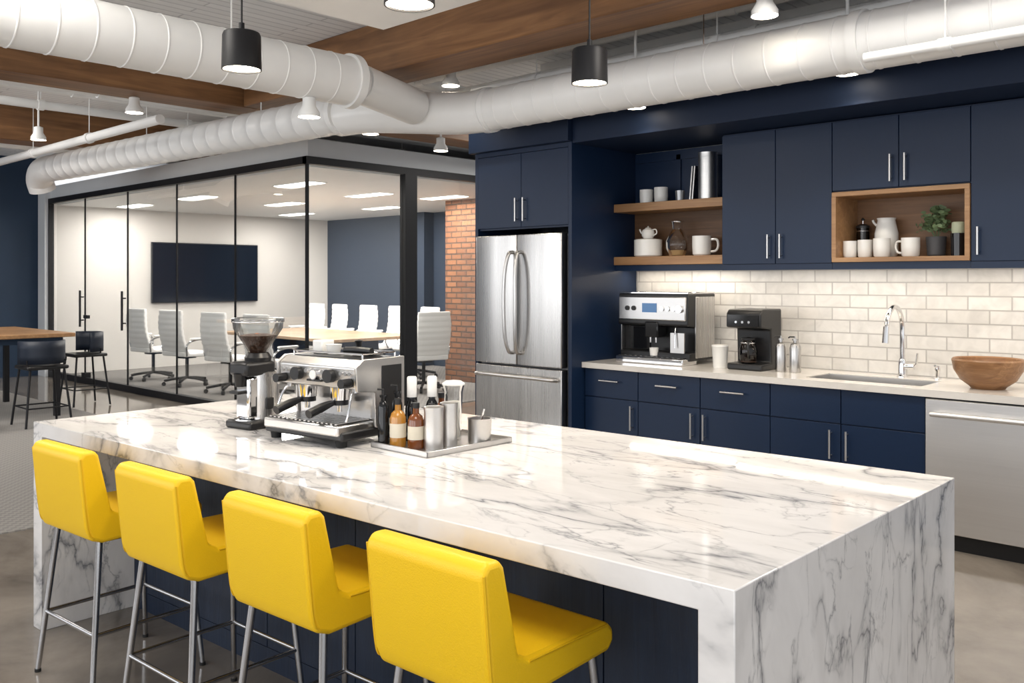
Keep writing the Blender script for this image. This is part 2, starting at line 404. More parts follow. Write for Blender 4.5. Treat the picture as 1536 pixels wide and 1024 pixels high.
for sx in (-1,1):
    x=-4.945+sx*.045
    tube('door_handle',spl([(x,5.28,.97),(x,5.235,.99),(x+sx*.012,5.205,1.12),(x+sx*.018,5.198,1.38),(x+sx*.012,5.205,1.62),(x,5.235,1.76),(x,5.28,1.78)],6),.015,STEELH,g,seg=12)
tube('drawer_handle',spl([(-5.36,5.285,.775),(-5.35,5.225,.785),(-5.2,5.205,.79),(-4.945,5.20,.79),(-4.69,5.205,.79),(-4.54,5.225,.785),(-4.53,5.285,.775)],6),.015,STEELH,g,seg=12)
# upper cabinets
X=[-3.356,-2.941,-2.539,-2.110,-1.692,-1.275,-.86,-.44,0.0]
def udoor(i,z0,z1=2.59):
    box('door',X[i]+.002,X[i+1]-.002,UF,UF+.02,z0,z1,NAVY,g,bev=.002)
g=grp('upper_cabinet')
box('carcass',X[0],X[2],UF+.02,WY,1.66,2.60,NAVY,g)
box('light_rail',X[0],X[2],UF+.005,UF+.03,1.625,1.665,NAVY,g)
box('led_strip',X[0]+.02,X[2]-.02,UF+.06,UF+.085,1.648,1.66,STRIP,g)
for i in (0,1): udoor(i,1.668)
for x in (X[1]-.045,X[1]+.045): vhandle(g,x,UF,1.705,1.87)
g=grp('upper_cabinet')
box('carcass',X[2]+.001,X[4]-.001,UF+.02,WY,2.135,2.60,NAVY,g)
for i in (2,3): udoor(i,2.14)
for x in (X[3]-.045,X[3]+.045): vhandle(g,x,UF,2.175,2.345)
g=grp('upper_cabinet')
box('carcass',X[4],X[8],UF+.02,WY,1.66,2.60,NAVY,g)
box('light_rail',X[4],X[8],UF+.005,UF+.03,1.625,1.665,NAVY,g)
box('led_strip',X[4]+.02,X[8]-.02,UF+.06,UF+.085,1.648,1.66,STRIP,g)
for i in (4,5,6,7): udoor(i,1.668)
for x in (X[4]+.045,X[6]-.045,X[6]+.045): vhandle(g,x,UF,1.705,1.87)
# wood shelves with navy panelled back
g=grp('open_shelves')
box('shelf_upper',-4.408,X[0]-.002,5.86,6.15,2.10,2.166,OAKX,g,bev=.003)
box('shelf_lower',-4.408,X[0]-.002,5.86,6.15,1.675,1.741,OAKX,g,bev=.003)
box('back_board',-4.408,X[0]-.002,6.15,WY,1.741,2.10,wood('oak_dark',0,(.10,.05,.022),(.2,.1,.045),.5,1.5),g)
box('rail_shelf',-4.408,X[0]-.002,5.88,5.905,1.628,1.674,NAVY,g)
box('base_panel',-4.408,X[0]-.002,5.905,6.16,1.655,1.674,NAVY,g)
box('panel_back',-4.408,X[0]-.002,6.16,WY,2.166,2.60,NAVY,g)
box('panel_stile',-4.0,-3.96,6.145,6.16,2.2,2.56,NAVY,g)
for z in (2.2,2.54): box('panel_rail',-4.40,X[0]-.002,6.145,6.16,z-.02,z+.02,NAVY,g)
g=grp('display_niche')
x0,x1=X[2]+.002,X[4]-.002
box('rail',x0,x1,UF+.005,UF+.03,1.625,1.671,NAVY,g)
box('base_panel',x0,x1,UF+.03,6.12,1.658,1.671,NAVY,g)
box('led_strip',x0+.02,x1-.02,UF+.06,UF+.085,1.646,1.658,STRIP,g)
box('bottom',x0,x1,UF-.012,6.12,1.672,1.702,OAKX,g,bev=.002)
box('top',x0,x1,UF-.012,6.12,2.10,2.13,OAKX,g,bev=.002)
box('side_l',x0,x0+.028,UF-.012,6.12,1.702,2.10,OAKX,g)
box('side_r',x1-.028,x1,UF-.012,6.12,1.702,2.10,OAKX,g)
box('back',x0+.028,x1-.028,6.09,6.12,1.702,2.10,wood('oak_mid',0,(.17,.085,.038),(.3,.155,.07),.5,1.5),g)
# base cabinets
SX0,SX1,SY0,SY1=-2.66,-1.92,5.60,5.97
g=grp('base_cabinets')
BX=[-4.403,-3.899,-3.371,-2.841,-2.364,-1.858]
box('carcass',-4.405,-1.862,BF_+.02,WY-.02,.1,.68,NAVY,g)
box('carcass_upper',-4.405,SX0-.02,BF_+.02,WY-.02,.68,.875,NAVY,g)
box('carcass_right',-1.245,1.3,BF_+.02,WY-.02,.1,.875,NAVY,g)
box('toe_kick',-4.405,1.3,BF_+.07,BF_+.1,0,.1,BLACKM,g)
for i in range(5):
    box('drawer_front',BX[i]+.003,BX[i+1]-.003,BF_,BF_+.02,.662,.872,NAVY,g,bev=.002)
    box('door',BX[i]+.003,BX[i+1]-.003,BF_,BF_+.02,.11,.655,NAVY,g,bev=.002)
for i in range(3):
    c=(BX[i]+BX[i+1])/2; hhandle(g,c-.09,c+.09,BF_,.79)
for x in (BX[1]-.05,BX[2]-.06,BX[2]+.04,BX[4]-.06,BX[4]+.045): vhandle(g,x,BF_,.44,.62)
for i in range(3):
    a=-1.243+i*.6
    box('drawer_front',a,a+.594,BF_,BF_+.02,.662,.872,NAVY,g,bev=.002); box('door',a,a+.594,BF_,BF_+.02,.11,.655,NAVY,g,bev=.002)
# dishwasher
g=grp('dishwasher')
box('body',-1.855,-1.25,BF_+.02,6.1,.1,.865,BLACK,g)
box('front',-1.853,-1.252,BF_-.02,BF_+.02,.10,.868,STEELD,g,bev=.006)
box('control_strip',-1.853,-1.252,BF_-.015,BF_+.02,.868,.874,BLACK,g)
box('kick',-1.85,-1.255,BF_+.03,BF_+.06,0,.12,BLACK,g)
cyl('handle',(-1.81,BF_-.065,.785),(-1.295,BF_-.065,.785),.014,STEELD,g,seg=14)
for x in (-1.78,-1.325): cyl('handle_post',(x,BF_-.06,.785),(x,BF_-.015,.785),.009,STEELH,g,seg=10)
# counter with sink cut-out
g=grp('countertop')
box('slab_left',-4.408,SX0,5.45,6.178,.878,.92,QUARTZ,g)
box('slab_right',SX1,1.3,5.45,6.178,.878,.92,QUARTZ,g)
box('slab_front',SX0,SX1,5.45,SY0,.878,.92,QUARTZ,g)
box('slab_back',SX0,SX1,SY1,6.178,.878,.92,QUARTZ,g)
g=grp('sink')
box('bottom',SX0+.005,SX1-.005,SY0+.005,SY1-.005,.70,.705,STEELH,g)
for nm,a in (('wall_l',(SX0,SX0+.006,SY0,SY1)),('wall_r',(SX1-.006,SX1,SY0,SY1)),('wall_f',(SX0,SX1,SY0,SY0+.006)),('wall_b',(SX0,SX1,SY1-.006,SY1))):
    box(nm,*a,.70,.915,STEELH,g)
lathe('drain',[(0,.707),(.035,.707),(.045,.712),(.048,.706)],CHROME,g,loc=((SX0+SX1)/2,(SY0+SY1)/2,0))
g=grp('faucet',(-2.20,6.06,.92))
lathe('base',[(0,0),(.034,0),(.034,.008),(.026,.015),(.024,.10),(.018,.12)],CHROME,g)
tube('neck',spl([(0,0,.08),(0,0,.25),(0,-.01,.37),(0,-.07,.445),(0,-.16,.46),(0,-.24,.41),(0,-.275,.33)],7),.016,CHROME,g,seg=14)
cyl('spray_head',(0,-.275,.34),(0,-.29,.235),.018,CHROME,g,r2=.021)
cyl('valve',(.0,0,.07),(.075,0,.07),.020,CHROME,g)
tube('lever',[(.07,0,.07),(.09,-.005,.09),(.10,-.01,.16)],.007,CHROME,g)
g=grp('side_sprayer',(-1.98,6.06,.92))
lathe('body',[(0,0),(.024,0),(.024,.006),(.014,.012),(.013,.05),(.017,.06),(.012,.085),(0,.088)],CHROME,g)
tube('nozzle',[(0,0,.075),(.0,-.05,.09)],.007,CHROME,g)

# ------------------------------------------------------------------ small ware
def mug(loc,r=.045,h=.1,m=CERAM,rz=0,handle=True,name='coffee_mug'):
    g=grp(name,loc,rz)
    lathe('cup',[(0,0),(r*.8,0),(r*.95,h*.08),(r,h*.5),(r,h),(r*.9,h),(r*.88,h*.15),(0,h*.1)],m,g)
    if handle: tube('handle',spl([(r*.95,0,h*.82),(r*1.6,0,h*.8),(r*1.75,0,h*.5),(r*1.5,0,h*.25),(r*.93,0,h*.2)],5),r*.13,m,g,seg=8)
    return g
Z1=2.167; Z0=1.742
mug((-4.20,6.02,Z1),.055,.115,rz=2.8,handle=False); mug((-4.06,6.02,Z1),.055,.125,rz=0,handle=False)
g=grp('drinking_glass',(-3.87,6.0,Z1)); lathe('glass',[(0,0),(.032,0),(.038,.085),(.036,.085),(.03,.006),(0,.006)],mat('glass_grey',(.25,.25,.25),.1,.5),g)
g=grp('steel_canister_tall',(-3.635,6.02,Z1))
pr=[(0,0)]
for i in range(18): z=i*.0195; pr+=[(.072,z),(.0728,z+.008),(.072,z+.016)]
pr+=[(.074,.36),(.069,.36),(.068,.30),(0,.30)]
lathe('ribbed_body',pr,mat('stack_steel',(.72,.71,.70),.38,1),g,seg=40)
g=grp('serving_tray_stand',(-3.77,6.06,Z1))
for i in range(2): 
    o=box('tray',-.005,.005,-.05,.05,0.001,.27,STEELV,g); o.location=(.022*i-.02,0,0); o.rotation_euler=(0,R(5),0)
def teapot(loc,s=1,rz=0):
    g=grp('teapot',loc,rz)
    lathe('body',[(0,0),(.06*s,0),(.082*s,.03*s),(.085*s,.07*s),(.07*s,.11*s),(.04*s,.125*s)],CERAM,g)
    lathe('lid',[(.045*s,.123*s),(.03*s,.138*s),(.006*s,.142*s),(.012*s,.155*s),(0,.162*s)],CERAM,g)
    tube('spout',spl([(-.075*s,0,.05*s),(-.11*s,0,.08*s),(-.13*s,0,.12*s)],5),.012*s,CERAM,g)
    tube('handle',spl([(.07*s,0,.11*s),(.12*s,0,.11*s),(.13*s,0,.06*s),(.08*s,0,.035*s)],5),.008*s,CERAM,g)
g=grp('serving_crock',(-4.17,6.0,Z0))
lathe('crock',[(0,0),(.10,0),(.112,.01),(.112,.135),(.10,.14),(.095,.13),(.09,.02),(0,.02)],CERAM,g)
lathe('lid',[(.10,.138),(.06,.145),(0,.147)],CERAM,g)
teapot((-4.17,6.0,Z0+.148),.62)
g=grp('glass_jar',(-3.895,6.0,Z0))
lathe('jar',[(0,0),(.06,0),(.088,.06),(.090,.12),(.06,.18),(.038,.21),(.043,.26),(.05,.272)],GLASS,g)
lathe('contents',[(0,.006),(.055,.006),(.076,.045),(.0,.05)],mat('jar_tea',(.45,.30,.14),.7,bump=.5,bscale=80),g)
tube('ring',[(.047*math.cos(a*.524),.047*math.sin(a*.524),.270) for a in range(12)],.004,CHROME,g,closed=True)
mug((-3.67,5.99,Z0),.072,.15,rz=.3)
ZN=1.703
g=grp('french_press',(-2.44,6.01,ZN))
lathe('beaker',[(0,0),(.042,0),(.042,.2),(.04,.2),(.04,.005),(0,.005)],SMOKE,g)
lathe('lid',[(.044,.2),(.044,.215),(.02,.228),(0,.23)],BLACK,g); cyl('plunger',(0,0,.225),(0,0,.255),.003,CHROME,g); lathe('knob',[(0,.25),(.01,.252),(.012,.262),(0,.272)],BLACK,g)
for z in (.02,.18): tube('band',[(.044*math.cos(a*.524),.044*math.sin(a*.524),z) for a in range(12)],.003,CHROME,g,closed=True)
tube('handle',spl([(0,.04,.18),(0,.07,.17),(0,.07,.06),(0,.04,.03)],5),.006,BLACK,g)
mug((-2.465,5.86,ZN),.044,.11,handle=False); mug((-2.37,5.87,ZN),.046,.115,handle=False,rz=1)
g=grp('water_jug',(-2.28,6.0,ZN))
lathe('jug',[(0,0),(.06,0),(.074,.03),(.074,.16),(.06,.22),(.055,.245),(.06,.26),(.055,.26),(.05,.245),(.05,.2),(0,.19)],CERAM,g)
tube('spout',spl([(-.05,0,.20),(-.08,0,.23),(-.09,0,.25)],4),.008,CERAM,g)
mug((-2.25,5.84,ZN),.052,.12,handle=False)
mug((-2.08,5.87,ZN),.056,.12,rz=3.0)
g=grp('potted_plant',(-1.955,5.96,ZN))
pr=[(0,0),(.045,0)]
for i in range(7): z=.008+i*.016; pr+=[(.052+i*.001,z),(.055+i*.001,z+.008)]
pr+=[(.06,.125),(.052,.125),(.05,.11),(0,.11)]
lathe('pot',pr,POT,g,seg=28)
V=[];F=[]
for i in range(190):
    a=random.uniform(0,6.283); el=random.uniform(.0,1.4); d=random.uniform(.05,.125)
    c=Vector((math.cos(a)*math.cos(el)*d,math.sin(a)*math.cos(el)*d*.75,.16+math.sin(el)*d*1.3))
    n=Vector((random.gauss(0,1),random.gauss(0,1),random.gauss(.5,.6))).normalized(); u,w=frame(n); s=random.uniform(.014,.022)
    k=len(V); V+= [c-u*s,c-u*s*.3+w*s*.55,c+u*s*.5+w*s*.5,c+u*s*1.1,c+u*s*.5-w*s*.5,c-u*s*.3-w*s*.55]; F.append(tuple(range(k,k+6)))
mk('foliage',V,F,LEAF,g)
for i in range(9):
    a=i*.7; tube('stem',spl([(0,0,.1),(math.cos(a)*.03,math.sin(a)*.025,.16),(math.cos(a)*.06,math.sin(a)*.05,.21)],3),.002,LEAF,g,seg=5)
g=grp('candle_tumbler',(-1.805,5.90,ZN))
lathe('tumbler',[(0,0),(.042,0),(.045,.14),(.04,.14),(.038,.01),(0,.01)],BLACKG,g)
lathe('candle',[(0,.14),(.037,.14),(.04,.16),(.038,.205),(.03,.21),(0,.21)],GREENC,g)

# bean-to-cup machine (back counter)
g=grp('automatic_coffee_machine',(-3.935,5.72,.92))
w=.315
prism('shell',[(0.02,.03),(.38,.03),(.38,.53),(.0,.53),(-.01,.30),(.0,.29),(.12,.28),(.12,.09),(.02,.09)],-w,w,BLACK,g,bev=.01)
box('side_panel',w-.004,w+.004,.10,.37,.05,.51,STEELV,g,bev=.002)
box('side_panel',-w-.004,-w+.004,.03,.37,.05,.51,STEELV,g,bev=.002)
box('top_deck',-w,w,.0,.38,.53,.545,CHROME,g,bev=.004)
box('control_panel',-w+.01,w-.01,-.02,.0,.33,.51,STEELH,g,bev=.008)
box('display',-.08,.05,-.024,-.018,.39,.46,DISPLAY,g)
for x in (-.22,-.16,.10,.15,.20): cyl('button',(x,-.03,.42),(x,-.015,.42),.018,BLACK if x<0 else CHROME,g,seg=16)
cyl('dial',(.255,-.04,.42),(.255,-.018,.42),.028,CHROME,g)
box('tray',-w+.01,w-.01,-.06,.14,.0,.05,CHROME,g,bev=.008)
box('tray_grille',-w+.03,w-.03,-.05,.10,.05,.055,BLACK,g)
for i in range(12): box('slat',-w+.04+i*.048,-w+.06+i*.048,-.05,.10,.055,.058,CHROME,g)
box('spout_block',-.06,.06,-.02,.10,.20,.32,BLACKG,g,bev=.01)
for x in (-.025,.025): cyl('spout',(x,.01,.16),(x,.01,.21),.009,CHROME,g,seg=12)
tube('steam_wand',spl([(.2,.02,.30),(.21,-.01,.25),(.215,-.02,.13)],5),.006,CHROME,g)
lathe('cup',[(0,.06),(.03,.06),(.036,.12),(.033,.12),(0,.07)],CERAM,g,loc=(-.0,.02,0))
box('label_plate',.16,.28,-.0,.01,.09,.24,STEELH,g)
box('inner_door',-.28,-.1,.11,.125,.10,.27,BLACKG,g)
# drip coffee maker
g=grp('drip_coffee_maker',(-3.165,5.72,.92))
w=.135
prism('body',[(0,0),(.30,0),(.30,.43),(.02,.43),(-.01,.40),(-.01,.30),(.14,.285),(.15,.05),(0,.045)],-w,w,BLACK,g,bev=.012)
box('head_panel',-w+.015,w-.015,-.018,-.008,.31,.39,BLACKG,g)
for i in range(3): cyl('button',(-.05+i*.05,-.024,.34),(-.05+i*.05,-.014,.34),.009,CHROME,g,seg=12)
lathe('carafe',[(0,.05),(.05,.05),(.062,.08),(.065,.14),(.05,.19),(.042,.205),(.046,.215)],SMOKE,g,loc=(0,.065,0))
lathe('coffee',[(0,.055),(.055,.058),(.058,.1),(0,.1)],BEANS,g,loc=(0,.065,0))
lathe('carafe_lid',[(.047,.212),(.048,.225),(0,.235)],BLACK,g,loc=(0,.065,0))
tube('carafe_band',[(.05*math.cos(a*.524),.065+.05*math.sin(a*.524),.192) for a in range(12)],.004,CHROME,g,closed=True)
tube('carafe_handle',spl([(.03,.03,.2),(.05,-.03,.2),(.055,-.035,.12),(.035,.01,.09)],5),.008,BLACK,g)
g=grp('travel_cup',(-3.40,5.80,.92)); lathe('cup',[(0,0),(.050,0),(.060,.15),(.063,.155),(.060,.165),(.055,.165),(0,.15)],CERAM,g)
for x in (-2.94,-2.835):
    g=grp('soap_dispenser',(x,5.83,.92))
    lathe('bottle',[(0,0),(.036,0),(.038,.01),(.038,.17),(.03,.195),(.013,.205),(.013,.22),(.02,.22),(.02,.232),(.006,.235),(.006,.25),(0,.25)],STEELV,g)
    tube('nozzle',[(0,0,.245),(-.03,-.02,.245),(-.038,-.026,.237)],.005,BLACK,g)
g=grp('wooden_bowl',(-1.60,5.76,.92))
lathe('bowl',[(0,0),(.09,0),(.10,.012),(.15,.05),(.185,.11),(.195,.165),(.188,.175),(.178,.168),(.168,.115),(.13,.055),(.07,.022),(0,.018)],BOWLM,g,seg=48)

# ------------------------------------------------------------------ island
C=Vector((-4.339,1.460)); e1=Vector((.9984,.0563)); e2=Vector((-.014,.9999))
def IP(s,t,z): p=C+e1*s+e2*t; return (p.x,p.y,z)
L,D=3.41,1.43
g=grp('kitchen_island')
prof=[(0,0),(.085,0),(.085,.86),(L-.085,.86),(L-.085,0),(L,0),(L,.92),(0,.92)]
V=[IP(s,0,z) for s,z in prof]+[IP(s,D,z) for s,z in prof]; n=8
mk('marble_waterfall',V,[(i,(i+1)%n,n+(i+1)%n,n+i) for i in range(n)]+[tuple(range(n)),tuple(range(n,2*n))[::-1]],MARBLE,g,bev=.003,seg=2)
def ibox(name,s0,s1,t0,t1,z0,z1,m,bev=0):
    v=[IP(s,t,z) for s in (s0,s1) for t in (t0,t1) for z in (z0,z1)]
    return mk(name,v,BF,m,g,bev=bev)
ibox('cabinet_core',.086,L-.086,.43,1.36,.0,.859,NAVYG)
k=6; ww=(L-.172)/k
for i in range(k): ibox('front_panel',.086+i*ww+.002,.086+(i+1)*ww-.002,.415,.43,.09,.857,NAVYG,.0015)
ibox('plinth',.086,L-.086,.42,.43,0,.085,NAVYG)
for i in range(k): ibox('rear_door',.086+i*ww+.003,.086+(i+1)*ww-.003,1.36,1.38,.1,.85,NAVY,.002)

# bar stools
def stool(x,y,rz):
    g=grp('bar_stool',(x,y,0),rz)
    w=.202
    prof=[(-.262,.90),(-.235,.64),(-.215,.592),(-.17,.575),(.22,.588),(.245,.61),(.243,.645),(.215,.668),(-.10,.672),(-.135,.69),(-.185,.905),(-.20,.925),(-.245,.925)]
    prism('upholstered_shell',prof,-w,w,YEL,g,bev=.018,seg=4)
    for sx in (-1,1):
        pts=[(sx*(w-.002),a,b) for a,b in [(-.255,.90),(-.229,.645),(-.207,.60)]]
        tube('piping',spl(pts,5),.0035,YELD,g,seg=6)
        tube('seat_piping',spl([(sx*(w-.001),-.10,.665),(sx*(w-.001),.05,.663),(sx*(w-.001),.21,.660)],4),.003,YELD,g,seg=6)
    tube('seam',[(-w+.01,-.128,.684),(w-.01,-.128,.684)],.003,YELD,g,seg=6)
    top={};bot={}
    for sx in (-1,1):
        for sy in (-1,1):
            a=Vector((sx*.17,-.17 if sy<0 else .185,.585)); b_=Vector((sx*.225,-.225 if sy<0 else .225,0.0))
            cyl('leg',a,b_+Vector((0,0,.006)),.0125,LEGM,g,r2=.010,seg=14); cyl('foot',b_,b_+Vector((0,0,.012)),.012,RUB,g,seg=12)
            top[sx,sy]=a;bot[sx,sy]=b_
    def at(k,z): a,b_=top[k],bot[k]; return b_.lerp(a,z/.585)
    for z,ks in ((.24,[((-1,-1),(1,-1)),((-1,1),(1,1))]),(.24,[((-1,-1),(-1,1)),((1,-1),(1,1))])):
        for p,q in ks: cyl('foot_rail',at(p,z),at(q,z),.008,LEGM,g,seg=12)
    box('under_frame',-.17,.17,-.17,.19,.57,.583,BLACKM,g)
stool(-1.62,1.65,R(2)); stool(-2.28,1.62,R(3)); stool(-2.95,1.585,R(3)); stool(-3.62,1.545,R(4))

# ------------------------------------------------------------------ island top objects
IZ=.92
g=grp('coffee_grinder',(-3.50,2.09,IZ),R(8))
box('base',-.085,.085,-.11,.11,.0,.035,BLACK,g,bev=.012)
cyl('base_plate',(0,-.05,.035),(0,-.05,.04),.06,CHROME,g)
lathe('body',[(0,.03),(.074,.03),(.076,.06),(.074,.2),(.068,.235),(.05,.245),(0,.245)],STEELV,g,loc=(0,.02,0))
box('front_column',-.045,.045,-.085,-.03,.04,.22,CHROME,g,bev=.012)
box('doser_head',-.06,.06,-.11,.05,.225,.285,BLACK,g,bev=.015)
box('fork',-.03,.03,-.13,-.07,.15,.165,BLACK,g,bev=.004)
cyl('chute',(0,-.095,.18),(0,-.095,.235),.02,BLACK,g,r2=.028)
lathe('collar',[(0,.28),(.055,.28),(.058,.3),(.045,.32)],BLACK,g,loc=(0,0,0))
lathe('hopper',[(.038,.315),(.05,.34),(.105,.425),(.108,.455)],GLASS,g)
lathe('beans',[(0,.318),(.034,.32),(.045,.342),(.078,.395),(.04,.402),(0,.405)],BEANS,g)
lathe('hopper_lid',[(.108,.452),(.112,.456),(.112,.468),(.10,.472),(.03,.474),(0,.474)],GLASS,g)
tube('lid_ring',[(.11*math.cos(a*.2618),.11*math.sin(a*.2618),.455) for a in range(24)],.003,CHROME,g,closed=True)
box('side_switch',.072,.083,-.02,.02,.08,.13,BLACK,g,bev=.004)
cyl('bean_accent',(-.02,-.01,.38),(.02,-.02,.395),.012,COPPER,g)

g=grp('espresso_machine',(-3.03,2.185,IZ),R(7))
BY=.13
for x in (-.19,.19):
    for y in (-.17,BY-.03): cyl('foot',(x,y,0),(x,y,.03),.02,RUB,g,r2=.024,seg=16)
box('lower_frame',-.225,.225,-.2,BY,.025,.06,BLACK,g,bev=.008)
box('drip_tray',-.215,.215,-.215,-.02,.045,.085,STEELH,g,bev=.008)
box('tray_recess',-.2,.2,-.2,-.03,.0855,.087,BLACK,g)
for i in range(16): box('grille_bar',-.195+i*.0253,-.183+i*.0253,-.2,-.03,.087,.091,STEELH,g)
prism('housing',[(-.02,.06),(BY,.06),(BY,.325),(-.09,.325),(-.13,.30),(-.125,.215),(-.03,.205)],-.222,.222,STEELH,g,bev=.008)
for a,b_ in ((.222,.235),(-.235,-.222)):
    prism('side_panel',[(-.03,.06),(BY,.06),(BY,.33),(-.095,.33),(-.138,.30),(-.13,.208),(-.035,.198)],a,b_,STEELH,g,bev=.003)
box('side_inset',.235,.238,.0,BY-.02,.09,.30,BLACK,g,bev=.001)
box('backsplash_plate',-.2,.2,-.026,-.02,.09,.2,STEELH,g)
for x in (-.10,.09):
    cyl('group_head',(x,-.085,.165),(x,-.085,.215),.036,CHROME,g,r2=.04)
    cyl('portafilter_ring',(x,-.085,.145),(x,-.085,.168),.034,BLACK,g)
    cyl('spout_stem',(x,-.085,.118),(x,-.085,.146),.011,CHROME,g,seg=14)
    tube('handle',spl([(x,-.118,.155),(x,-.15,.15),(x+.0,-.20,.138),(x,-.245,.125)],5),.013,BLACK,g,seg=14,radii=[.010+.008*min(1,i/8) for i in range(16)])
    cyl('knob',(x,-.155,.262),(x,-.125,.262),.026,BLACK,g)
cyl('gauge',(-.005,-.142,.262),(-.005,-.12,.262),.022,CHROME,g)
cyl('gauge_face',(-.005,-.144,.262),(-.005,-.141,.262),.018,CERAM,g)
for x in (-.19,-.165,-.05,.045,.15,.175,.2): cyl('button',(x,-.14,.275),(x,-.12,.275),.0085,CHROME,g,seg=12)
box('badge',-.045,.035,-.138,-.128,.235,.243,BLACK,g)
for sx in (-1,1):
    cyl('steam_joint',(sx*.19,-.10,.2),(sx*.19,-.10,.225),.014,CHROME,g,seg=14)
    tube('steam_wand',spl([(sx*.19,-.10,.21),(sx*.198,-.13,.18),(sx*.205,-.15,.12),(sx*.2,-.155,.095)],5),.005,CHROME,g)
    cyl('steam_knob',(sx*.19,-.175,.24),(sx*.19,-.13,.24),.018,BLACK,g)
rail=[(-.2,-.07,.345),(.2,-.07,.345),(.2,BY-.02,.345),(-.2,BY-.02,.345)]
tube('cup_rail',rail,.004,CHROME,g,closed=True,seg=8)
for p in rail: cyl('rail_post',(p[0],p[1],.323),p,.004,CHROME,g,seg=8)
box('warming_tray',-.2,.2,-.07,BY-.02,.325,.329,BLACK,g)
lathe('cup_on_top',[(0,.33),(.025,.33),(.034,.37),(.031,.37),(.022,.335),(0,.335)],CERAM,g,loc=(-.06,.02,0))
box('white_box',-.17,-.11,.0,.07,.329,.385,CERAM,g,bev=.006)
tube('spare_portafilter',spl([(.0,.03,.348),(.08,.02,.352),(.16,.02,.35)],4),.014,BLACK,g,seg=12)
lathe('tamper',[(0,.33),(.025,.33),(.025,.345),(.01,.35),(.012,.375),(.018,.385),(0,.39)],BLACK,g,loc=(.03,.075,0))
lathe('saucer',[(0,.33),(.035,.332),(.04,.342),(.0,.336)],CHROME,g,loc=(.12,.07,0))

# service tray and bottles
g=grp('serving_tray')
tx0,tx1,ty0,ty1=-2.745,-2.42,2.12,2.56
box('plate',tx0,tx1,ty0,ty1,IZ+.001,IZ+.008,STEELH,g,bev=.003)
for nm,a in (('rim_l',(tx0,tx0+.006,ty0,ty1)),('rim_r',(tx1-.006,tx1,ty0,ty1)),('rim_f',(tx0,tx1,ty0,ty0+.006)),('rim_b',(tx0,tx1,ty1-.006,ty1))):
    box(nm,*a,IZ+.001,IZ+.022,STEELH,g,bev=.002)
TZ=IZ+.0085
def pump(x,y,h=.16):
    g=grp('pump_bottle',(x,y,TZ)); r=.021
    lathe('bottle',[(0,0),(r,0),(r,h*.75),(r*.7,h*.85),(r*.45,h*.88),(r*.45,h*.95),(r*.7,h*.95),(r*.7,h),(0,h)],BLACKG,g)
    tube('nozzle',[(0,0,h),(0,0,h+.02),(-.012,-.02,h+.022)],.004,BLACK,g)
pump(-2.712,2.155,.19); pump(-2.705,2.215,.20)
def syrup(x,y,m,h=.15,cap=BLACK):
    g=grp('syrup_bottle',(x,y,TZ)); r=.030
    lathe('bottle',[(0,0),(r,0),(r+.001,.004),(r,h*.62),(r*.8,h*.72),(r*.4,h*.78),(r*.38,h*.92),(0,h*.92)],m,g)
    lathe('cap',[(0,h*.9),(r*.45,h*.9),(r*.45,h*1.02),(0,h*1.02)],cap,g)
    lathe('label',[(r+.0006,h*.2),(r+.0012,h*.2),(r+.0012,h*.5),(r+.0006,h*.5)],LABEL,g)
syrup(-2.650,2.175,AMBER,.175); syrup(-2.575,2.20,AMBERD,.165)
def tallb(x,y):
    g=grp('dark_bottle',(x,y,TZ)); r=.026
    lathe('bottle',[(0,0),(r,0),(r,.13),(r*.75,.15),(r*.5,.16),(r*.5,.175),(0,.175)],BLACKG,g)
    lathe('cap',[(0,.17),(r*.75,.17),(r*.75,.245),(r*.6,.25),(0,.25)],CERAM,g)
tallb(-2.705,2.29); tallb(-2.66,2.355); syrup(-2.70,2.44,AMBERD,.17); syrup(-2.60,2.30,AMBERD,.15)
def canister(x,y,r,h):
    g=grp('steel_canister',(x,y,TZ))
    lathe('body',[(0,0),(r,0),(r,h*.93),(r*1.04,h*.93),(r*1.04,h),(r*.8,h*1.02),(0,h*1.02)],STEELH,g)
canister(-2.515,2.235,.036,.155); canister(-2.53,2.325,.033,.16)
g=grp('steel_cup',(-2.48,2.44,TZ)); lathe('cup',[(0,0),(.044,0),(.046,.09),(.048,.095),(.042,.093),(.04,.01),(0,.01)],STEELH,g)
lathe('contents',[(0,.05),(.036,.05),(.036,.07),(0,.075)],BEANS,g); cyl('spoon',(0,0,.06),(.015,.01,.13),.004,CHROME,g)
g=grp('glass_tumbler',(-2.595,2.41,TZ))
lathe('glass',[(0,0),(.03,0),(.036,.19),(.044,.22)],GLASS,g)
lathe('filling',[(0,.012),(.026,.012),(.031,.15),(0,.155)],mat('sugar_packets',(.7,.68,.62),.7),g)
lathe('lid',[(0,.235),(.03,.232),(.045,.222),(.045,.216),(0,.216)],CERAM,g)

